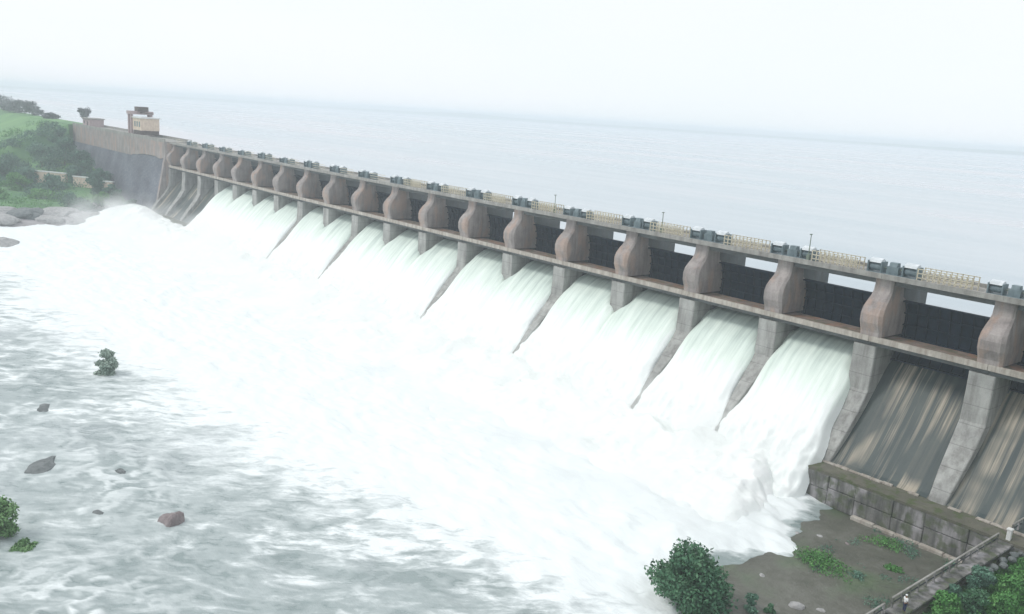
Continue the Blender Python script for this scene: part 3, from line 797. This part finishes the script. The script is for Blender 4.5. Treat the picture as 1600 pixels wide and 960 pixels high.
plant("shrub", (-44.4, -44.6, -20.5), 4.2, 1.0, 1500, 0.3, M_leaf_bright, "low bright growth at the foot of the large bush", "bush", 17, trunk=False, clumps=10, base=0.1)
# low growth on the silt
for k, (x, y, w_, l) in enumerate([(-43.2, -23.6, 9.0, "bright green patch of low plants on the silt, nearest one"), (-40.4, -23.0, 2.4, "small dark green tuft right of the bright silt patch"),
                                   (-42.6, -12.9, 6.4, "dull green patch of plants under the apron wall"), (-38.6, -18.0, 2.8, "olive tuft between the apron wall and the stepped path")]):
    plant("low_plants", (x, y, -20.42), w_, 0.75, 2600 if k == 0 else 1100, 0.24, M_leaf_bright if k in (0, 3, 2) else M_leaf_teal, l, "low plants", 30 + k, trunk=False, clumps=16, base=0.08, asp=0.8)
# right bank bushes
RB = [(-29.0, -20.6, 3.4, 2.6, M_leaf_teal, "bluish-green bush beside the path, at the middle of the right bank"),
      (-26.6, -19.2, 4.0, 2.6, M_leaf_bright, "bright green bush at the right edge behind the bluish one"),
      (-29.3, -27.6, 3.0, 2.2, M_leaf_bright, "pale bright bush just right of the person"),
      (-27.2, -14.2, 3.8, 1.8, M_leaf_bright, "yellow-green bush below the grey stones near the right edge"),
      (-27.6, -25.2, 3.6, 2.6, M_leaf, "dark green bush at the bottom edge right of the person"),
      (-25.4, -24.0, 4.2, 3.0, M_leaf_bright, "large bright bush in the bottom right corner"),
      (-30.0, -24.2, 1.9, 1.6, M_leaf_teal, "small bluish shrub close against the path"),
      (-30.2, -16.6, 1.8, 1.3, M_leaf, "small dark shrub against the upper part of the path"),
      (-25.0, -16.8, 4.0, 2.4, M_leaf, "dark bush at the right edge above the corner")]
for k, (x, y, w_, h, m_, l) in enumerate(RB):
    plant("bush", (x, y, -17.5), w_, h, 3600, 0.30, m_, l, "bush", 50 + k, "bushes on the right bank", trunk=True, clumps=16, base=0.1)
def blades(name, x0, x1, y0, y1, zf, n, h, mat, seed, label):
    r = np.random.RandomState(seed); x = r.uniform(x0, x1, n); y = r.uniform(y0, y1, n)
    z = zf(x, y); a = r.uniform(0, 6.28, n); hh = h * r.uniform(0.5, 1.3, n); w_ = h * 0.16
    V = np.stack([np.stack([x - np.cos(a) * w_, y - np.sin(a) * w_, z - 0.05], -1), np.stack([x + np.cos(a) * w_, y + np.sin(a) * w_, z - 0.05], -1),
                  np.stack([x + r.normal(0, h * .35, n), y + r.normal(0, h * .35, n), z + hh], -1)], 1).reshape(-1, 3)
    me = bpy.data.meshes.new(name); me.vertices.add(3 * n); me.vertices.foreach_set("co", V.reshape(-1).astype(np.float32))
    me.loops.add(3 * n); me.loops.foreach_set("vertex_index", np.arange(3 * n, dtype=np.int32))
    me.polygons.add(n); me.polygons.foreach_set("loop_start", (np.arange(n) * 3).astype(np.int32)); me.update(calc_edges=True)
    at = me.attributes.new("tint", 'FLOAT', 'POINT'); at.data.foreach_set("value", np.repeat(r.rand(n), 3).astype(np.float32))
    tag(link(name, me, None, mat), label, kind='stuff')
blades("grass", -30.3, -14, -40, -5, lambda x, y: -17.6 + 0.10 * (x + 30) + 0.5 * fbm(x / 6, y / 6, 4, 71), 60000, 0.38, M_leaf_bright, 77, "rough green grass covering the right bank")
# left bank: trees and bushes on the wooded bench and on the embankment crest
def on_land(x, y): return float(lh(np.array([x]), np.array([y]))[0])
LT = [(-417, -13.5, 15, 12, 0, "broad dark tree clump at the foot of the embankment, left of the wall"),
      (-403, -10, 12, 10, 0, "dark tree in front of the left end of the masonry wall"),
      (-428, -20, 14, 11, 1, "tree at the foot of the smooth green slope"),
      (-436, -10, 13, 12, 0, "tall dark tree against the wall's far left corner"),
      (-376, -12, 10, 8, 0, "round dark green bush below the masonry wall"),
      (-364, -9, 8, 6, 1, "smaller bush below the wall next to the water"),
      (-357, -14, 7, 5, 2, "bright low bush near the rocky edge below the wall"),
      (-390, -24, 11, 6, 1, "wide bush in the middle of the left bank"),
      (-395, -36, 12, 7, 2, "light green bush at the left edge above the rocky bank"),
      (-407, -30, 11, 7, 1, "mid green bush left of the pale low wall"),
      (-425, -36, 12, 8, 0, "dark bush at the left edge below the green slope"),
      (-374, -32, 10, 4, 2, "low bright bush on the grass above the rocks"),
      (-378, -46, 10, 4, 2, "low bright bush at the left edge on the grass"),
      (-362, -24, 8, 4, 1, "low bush on the edge of the rocky bank"),
      (-386, -6.5, 9, 7, 0, "dark tree close against the masonry wall"),
      (-392, -15, 9, 7, 1, "tree just behind the pale low wall"),
      (-351, -5.5, 5, 3.5, 1, "small bush where the wall foot meets the water"),
      (-445, -28, 13, 8, 1, "bush part way up behind the left edge trees"),
      (-346, -13, 5, 2.4, 1, "low green tuft at the tip of the rocky bank")]
for k, (x, y, w_, h, c, l) in enumerate(LT):
    plant("tree" if h > 6 else "bush", (x, y, on_land(x, y) - 0.3), w_, h, 2600, 0.85, (M_leaf_far, M_leaf_teal, M_leaf_bright)[c], l, "tree" if h > 6 else "bush", 90 + k, "trees and bushes on the left bank", clumps=18, base=0.15)
for k, (x, y, w_, h, l) in enumerate([(-640, 4, 26, 8.5, "greyish tree line top at the left edge of the embankment crest"), (-600, 5, 22, 7.5, "second greyish tree on the embankment crest"),
                                      (-566, 5, 13, 8.5, "rightmost greyish tree of the group on the crest"), (-690, 6, 26, 9, "greyish tree on the crest partly cut by the left edge"),
                                      (-521, 4, 9, 3.2, "low bush on the crest between the tree group and the wall")]):
    plant("tree", (x, y, 8.4), w_, h, 2600, 0.9, M_leaf_grey, l, "tree", 130 + k, "trees on the embankment crest", clumps=16, base=0.2)
plant("tree", (-459, 6, 8.4), 10, 8, 1500, 0.7, M_leaf_grey, "sparse pale tree standing alone above the left end of the wall", "tree", 140, clumps=9, base=0.45)
# embankment crest upstream side
MB().prism_x(-2600, -454.2, [(-3.0, 8.9), (9.0, 8.9), (40.0, -20), (-3.0, -20)]).build("embankment_crest", M_bankland)
tag(bpy.data.objects["embankment_crest"], kind='structure')

# undergrowth that nobody could count
def cover(name, n_c, xr, yr, zf, rad, n, size, mat, seed, label, keep=None):
    r = np.random.RandomState(seed); x = r.uniform(*xr, n_c); y = r.uniform(*yr, n_c)
    if keep is not None: k = keep(x, y); x, y = x[k], y[k]
    z = zf(x, y); s_ = rad * r.uniform(0.5, 1.4, len(x))
    tag(leaf_cloud(name, mat, None, np.stack([x, y, z + 0.15 * s_], -1), np.stack([s_, s_, s_ * 0.55], -1), n, size, seed), label, kind='stuff')
cover("undergrowth", 260, (-560, -349), (-58, -5), lambda x, y: lh(x, y), 4.0, 26000, 0.8, M_leaf_far, 501, "dense dark scrub filling the left bank", lambda x, y: (y > -8 - 0.16 * (-x - 349) - 22) & (x > -470))
cover("ground_cover", 150, (-500, -352), (-60, -5), lambda x, y: lh(x, y), 3.0, 12000, 0.7, M_leaf_bright, 502, "brighter low plants along the edge of the left bank")
cover("scrub", 190, (-30, -16), (-34, -7), lambda x, y: -17.6 + 0.10 * (x + 30) + 0.5 * fbm(x / 6, y / 6, 4, 71), 0.9, 15000, 0.24, M_leaf_bright, 503, "low mixed scrub covering the right bank")
bz = lambda x, y: np.full_like(x, -20.35) 
cover("silt_weeds", 46, (-46, -33), (-28, -10), bz, 0.8, 3600, 0.2, M_leaf_teal, 504, "sparse weeds scattered over the wet silt", lambda x, y: fbm(x / 4, y / 4, 3, 77) > -0.02)

# ================================================================ rocks
def rock(name, loc, sx, sy, sz, mat, label, seed, parent=None, group=None, sub=3):
    bm = bmesh.new(); bmesh.ops.create_icosphere(bm, subdivisions=sub, radius=1)
    r = random.Random(seed); off = r.random() * 50
    co_ = np.array([v.co[:] for v in bm.verts])
    n = fbm(co_[:, 0] * 0.9 + off + co_[:, 2] * 0.7, co_[:, 1] * 0.9 - off + co_[:, 2] * 0.4, 4, seed)
    for v, k in zip(bm.verts, n):
        v.co *= 1 + 0.5 * k
        v.co.x *= sx; v.co.y *= sy; v.co.z *= sz
    me = bpy.data.meshes.new(name); bm.to_mesh(me); bm.free()
    o = link(name, me, parent, mat); o.location = loc; o.rotation_euler = (0, 0, r.random() * 6)
    if label: tag(o, label, "rock", group)
    return o
for (nm, x, y, z, sx, sy, sz, m_, l, sd) in RROCKS:
    rock(nm, (x, y, z - (0.12 if m_ == 'd' else 0)), sx, sy, sz, dict(r=M_redrock, d=M_rock)[m_], l, sd)
for k, (x, y, s_) in enumerate([(-336, -46, 6), (-329, -38, 5), (-341, -34, 7), (-333, -26, 6), (-339, -19, 5), (-330, -53, 6), (-345, -51, 6), (-326, -31, 4), (-342, -42, 5), (-335, -12, 4), (-289, -61, 6)]):
    rock("bank_rock", (x, y, on_land(x, y) + 0.2 if k < 10 else -20.4), s_, s_ * 0.7, s_ * 0.36, M_grayrock if k % 4 else M_rock,
         ["grey-pink slab in the middle of the rocky left bank", "pale rock at the water's edge of the left bank", "large grey slab below the bright bushes", "rock ridge near the tip of the left bank", "small pinkish rock under the low green tuft", "pale slab at the left edge by the water", "grey hump at the left edge under the grass", "low rock lapped by foam at the left bank", "dark gap-like rock in the left bank", "last rock before the water below the wall", "dim grey rock at the left edge amid the white water"][k], 320 + k, group="rocks of the left bank")
for k, (x, y, s_) in enumerate([(-50.0, -19.2, 0.42), (-47.9, -17.6, 0.5), (-49.4, -22.3, 0.35), (-46.4, -31.4, 0.4), (-40.8, -33.6, 0.8), (-38.9, -32.2, 0.45), (-36.6, -33.0, 0.6), (-45.0, -16.8, 0.6)]):
    rock("stone", (x, y, -20.38), s_, s_ * 0.7, s_ * 0.5, M_grayrock if k != 7 else M_redrock,
         ["pale stone on the silt nearest the foam tongue", "whitish stone on the silt below the wall corner", "small stone beside the foam tongue's tip", "pale stone on the silt right of the large bush", "widest flat pale stone at the bottom edge of the silt", "small stone right of the flat pale stone", "grey stone by the lower railing", "brownish stone left of the dull green patch"][k], 350 + k, group="stones on the silt", sub=2)

# ================================================================ stepped path, railing, person
pa = empty("riverside_path", (-31.6, 0, 0)); tag(pa, "narrow concrete path with retaining wall crossing the bottom right corner", "path")
k = 0; y = -8.0
while y > -62:
    L_ = 2.0; zz = -16.1 - (0.0 if y > -33.6 else 0.45)
    MB().box(-0.35, 1.15, y - L_ + 0.03, y, zz - 0.25, zz + random.uniform(-0.02, 0.02)).build("path_slab", M_apron, pa, bevel=0.03)
    MB().box(-0.62, -0.354, y - L_ + 0.02, y, -23, zz - 0.3 + random.uniform(-0.02, 0.02)).build("wall_block", M_apron, pa, bevel=0.03)
    y -= L_; k += 1
MB().box(-0.35, 1.1, -62, -6.5, -23, -16.9).build("path_base", M_ledge, pa)
def railing(x, y0, y1, z, label, n):
    r_ = empty("railing", (x, 0, z)); tag(r_, label, "railing", "railings of the riverside path")
    MB().box(-0.09, 0.09, y1, y0, 1.02, 1.15).build("top_rail", M_deck, r_, bevel=0.03)
    MB().box(-0.035, 0.035, y1, y0, 0.5, 0.57).build("middle_rail", M_arm, r_)
    pm = MB().box(-0.08, 0.08, -0.08, 0.08, 0, 1.018).mesh("post")
    for j in range(n):
        o = link("post", pm, r_, M_apron); o.location = (0, y0 - 0.15 - (y0 - y1 - 0.3) * j / (n - 1), 0)
railing(-31.78, -9.9, -33.3, -16.1, "long pale-topped railing running diagonally through the bottom right corner", 15)
railing(-32.05, -34.1, -46, -16.55, "lower short railing section at the bottom edge, left of the person", 8)
railing(-31.3, -1.2, -7.6, -15.5, "upper thicker railing section at the right edge below the dry chute", 5)
gp = empty("gate_post", (-31.2, -8.5, -16.1)); tag(gp, "whitewashed gate post with cap at the top end of the path railing", "post")
MB().box(-0.22, 0.22, -0.22, 0.22, -0.1, 1.3).build("shaft", M_white, gp, bevel=0.03); MB().box(-0.3, 0.3, -0.3, 0.3, 1.303, 1.5).build("cap", M_white, gp, bevel=0.04)
for j in range(9):
    rock("stone_block", (-30.2 + 0.7 * random.random(), -7.6 - 1.2 * j, -16.75), 0.5, 0.42, 0.34, M_rock,
         ["topmost", "second", "third", "fourth", "fifth", "sixth", "seventh", "eighth", "lowest"][j] + " grey rubble stone beside the upper path, counted from the dam", 400 + j, group="rubble beside the path", sub=2)
cl_ = MB().box(-0.03, 0.03, -0.7, 0.3, 0, 0.6).mesh("red_cloth"); c_ = link("red_cloth", cl_, None, M_redcloth); c_.location = (-30.9, -3.2, -15.4)
tag(c_, "small red cloth hanging by the upper railing at the right edge", "cloth")

def skin_body(name, pts, edges, rad, mat, parent, sub=2):
    me = bpy.data.meshes.new(name); me.from_pydata(pts, edges, [])
    o = link(name, me, parent, mat)
    md = o.modifiers.new("skin", 'SKIN'); md.use_smooth_shade = True
    for v, r_ in zip(me.skin_vertices[0].data, rad): v.radius = (r_, r_) if not isinstance(r_, tuple) else r_
    me.skin_vertices[0].data[0].use_root = True
    ms = o.modifiers.new("sub", 'SUBSURF'); ms.levels = sub; ms.render_levels = sub
    return o
def person():
    e = empty("person", (-30.75, -32.9, -16.08), R(150)); tag(e, "person in white shirt and dark blue trousers standing at the railing gap", "person")
    # body: pelvis, spine, neck, head, arms, legs (hands with fingers)
    P = [(0, 0, .95), (0, 0, 1.15), (0, -.01, 1.38), (0, 0, 1.5), (0, -.01, 1.60), (0, -.01, 1.70),
         (.17, 0, 1.42), (.24, .02, 1.15), (.26, -.12, .93), (-.17, 0, 1.42), (-.24, .02, 1.15), (-.26, -.12, .93),
         (.10, 0, .88), (.12, -.02, .50), (.13, .03, .10), (.14, -.12, .04), (-.10, 0, .88), (-.12, .02, .50), (-.13, .06, .10), (-.14, -.09, .04)]
    E_ = [(0, 1), (1, 2), (2, 3), (3, 4), (4, 5), (2, 6), (6, 7), (7, 8), (2, 9), (9, 10), (10, 11), (0, 12), (12, 13), (13, 14), (14, 15), (0, 16), (16, 17), (17, 18), (18, 19)]
    rad = [.13, .12, .14, .055, .085, .08, .065, .045, .03, .065, .045, .03, .09, .06, .042, .035, .09, .06, .042, .035]
    b0 = len(P)
    for s_ in (1, -1):
        w0 = 8 if s_ == 1 else 11; hx = .26 * s_
        for q, (dx, dz, ln) in enumerate([(-.028, 0, .075), (-.01, 0, .085), (.01, 0, .08), (.027, 0, .06)]):
            P.append((hx + dx, -.19, .87)); P.append((hx + dx, -.22 - ln * .3, .87 - ln * .8)); rad += [.013, .009]
            n = len(P); E_ += [(w0, n - 2), (n - 2, n - 1)]
        P.append((hx - s_ * .05, -.18, .89)); P.append((hx - s_ * .06, -.22, .85)); rad += [.014, .010]; n = len(P); E_ += [(w0, n - 2), (n - 2, n - 1)]
    skin_body("body", P, E_, rad, M_skin, e)
    skin_body("shirt", [(0, 0, .92), (0, 0, 1.15), (0, -.005, 1.38), (0, 0, 1.44), (.18, 0, 1.42), (.245, .02, 1.18), (-.18, 0, 1.42), (-.245, .02, 1.18)], [(0, 1), (1, 2), (2, 3), (2, 4), (4, 5), (2, 6), (6, 7)],
              [(.185, .14), (.17, .135), (.19, .15), .085, .095, .075, .095, .075], M_shirt, e)
    skin_body("trousers", [(0, 0, .97), (.10, 0, .86), (.12, -.02, .50), (.13, .03, .13), (-.10, 0, .86), (-.12, .02, .50), (-.13, .06, .13)], [(0, 1), (1, 2), (2, 3), (0, 4), (4, 5), (5, 6)],
              [(.17, .13), .115, .085, .07, .115, .085, .07], M_trouser, e)
    hm = bmesh.new(); bmesh.ops.create_uvsphere(hm, u_segments=20, v_segments=12, radius=1)
    bmesh.ops.delete(hm, geom=[v for v in hm.verts if v.co.z < -0.15 + (0.5 if v.co.y < -0.5 else 0)], context='VERTS')
    for v in hm.verts: v.co = (v.co.x * .108, v.co.y * .12 - .005, v.co.z * .105 + 1.70)
    me = bpy.data.meshes.new("cap"); hm.to_mesh(me); hm.free(); link("cap", me, e, M_shirt)
    f = MB(); f.tube((0, -.1, 1.665), (0, -.135, 1.65), .016, .010, 6); f.build("nose", M_skin, e)
    for s_ in (-1, 1):
        f = MB(); f.box(s_ * .035 - .012, s_ * .035 + .012, -.103, -.09, 1.675, 1.69); f.build("eye", M_hair, e)
        f = MB(); f.box(s_ * .095 - .01, s_ * .095 + .01, -.02, .02, 1.64, 1.69); f.build("ear", M_skin, e)
    MB().box(-.03, .03, -.102, -.088, 1.607, 1.615).build("mouth", M_redcloth, e)
person()

# ================================================================ far left: gantry crane, hut, low wall
g = empty("gantry_crane", (-365, 4, 8.8)); g.scale = (1.15, 1.1, 1.25); tag(g, "cream and rose gantry crane with machine house standing on the far end of the dam", "crane")
for x in (-4.6, -2.0):
    for y in (-3.4, 3.4): MB().box(x - 0.45, x + 0.45, y - 0.4, y + 0.4, 0, 6.6).build("leg", M_rose, g)
MB().box(-5.6, -1.0, -4.0, 4.0, 6.603, 7.6).build("cross_head", M_rose, g)
MB().box(-3.6, 0.4, -1.8, 1.8, 7.603, 9.0).build("trolley", M_darkbrown, g)
MB().box(-1.5, 7.2, -3.2, 3.2, 1.9, 5.6).build("machine_house", M_cream, g)
MB().box(-1.9, 7.7, -3.5, 3.5, 5.603, 5.95).build("roof", M_white, g)
MB().box(-1.0, 7.4, -3.0, 3.0, 0.6, 1.897).build("undercarriage", M_darkbrown, g)
for x in (0.4, 2.8, 5.2): MB().box(x, x + 1.3, -3.26, -3.203, 3.0, 4.6).build("window", M_hoist, g)
for x in (-0.2, 2.0, 4.2, 6.4): MB().tube((x, -3.3, 0.5), (x, -2.9, 0.5), 0.5, n=10).build("wheel", M_darkbrown, g)
MB().box(-1.0, 8.6, -0.5, 0.5, 7.0, 7.35).build("jib", M_darkbrown, g)
hu = empty("hut", (-441, 5, 8.8)); tag(hu, "small rose-grey hut on the dam crest under the sparse pale tree", "hut")
MB().box(-6, 6, -3, 3, 0, 3.4).build("wall", M_rose, hu); MB().box(-6.5, 6.5, -3.5, 3.5, 3.403, 3.8).build("roof", M_deck, hu)
MB().box(1, 3, -3.06, -3.003, 0.2, 2.4).build("door", M_darkbrown, hu); MB().box(-4, -2.4, -3.06, -3.003, 1.2, 2.4).build("window", M_arm, hu)
for k, (x, y, l, dz, lab) in enumerate([(-401, -22.5, 16, 2.6, "pale low wall among the bushes of the left bank, longer piece"), (-384, -13.6, 11, 2.4, "second pale low wall, nearer the masonry wall"), (-372, -8.2, 5, 3.2, "short pale pillar-like wall at the right end of the low walls")]):
    lw_ = empty("low_wall", (x, y, on_land(x, y) + 1.5), R(35)); tag(lw_, lab, "wall", "pale low walls on the left bank")
    MB().box(-l / 2, l / 2, -0.4, 0.4, -6, dz).build("wall_face", M_cream, lw_); MB().box(-l / 2 - .2, l / 2 + .2, -0.6, 0.6, dz + .003, dz + 0.4).build("coping", M_white, lw_)

# ================================================================ haze
def haze():
    m = bpy.data.materials.new("haze_air"); m.use_nodes = True; t = m.node_tree; t.nodes.clear()
    o = t.nodes.new("ShaderNodeOutputMaterial"); v = t.nodes.new("ShaderNodeVolumePrincipled")
    v.inputs['Color'].default_value = (0.90, 0.96, 1.0, 1); v.inputs['Density'].default_value = 0.00056
    v.inputs['Anisotropy'].default_value = 0.0
    t.links.new(v.outputs[0], o.inputs['Volume'])
    b = MB().box(-15500, 10500, -9500, 14500, -25, 36).build("haze", m); tag(b, "pale haze over dam and reservoir", kind='stuff')
haze()
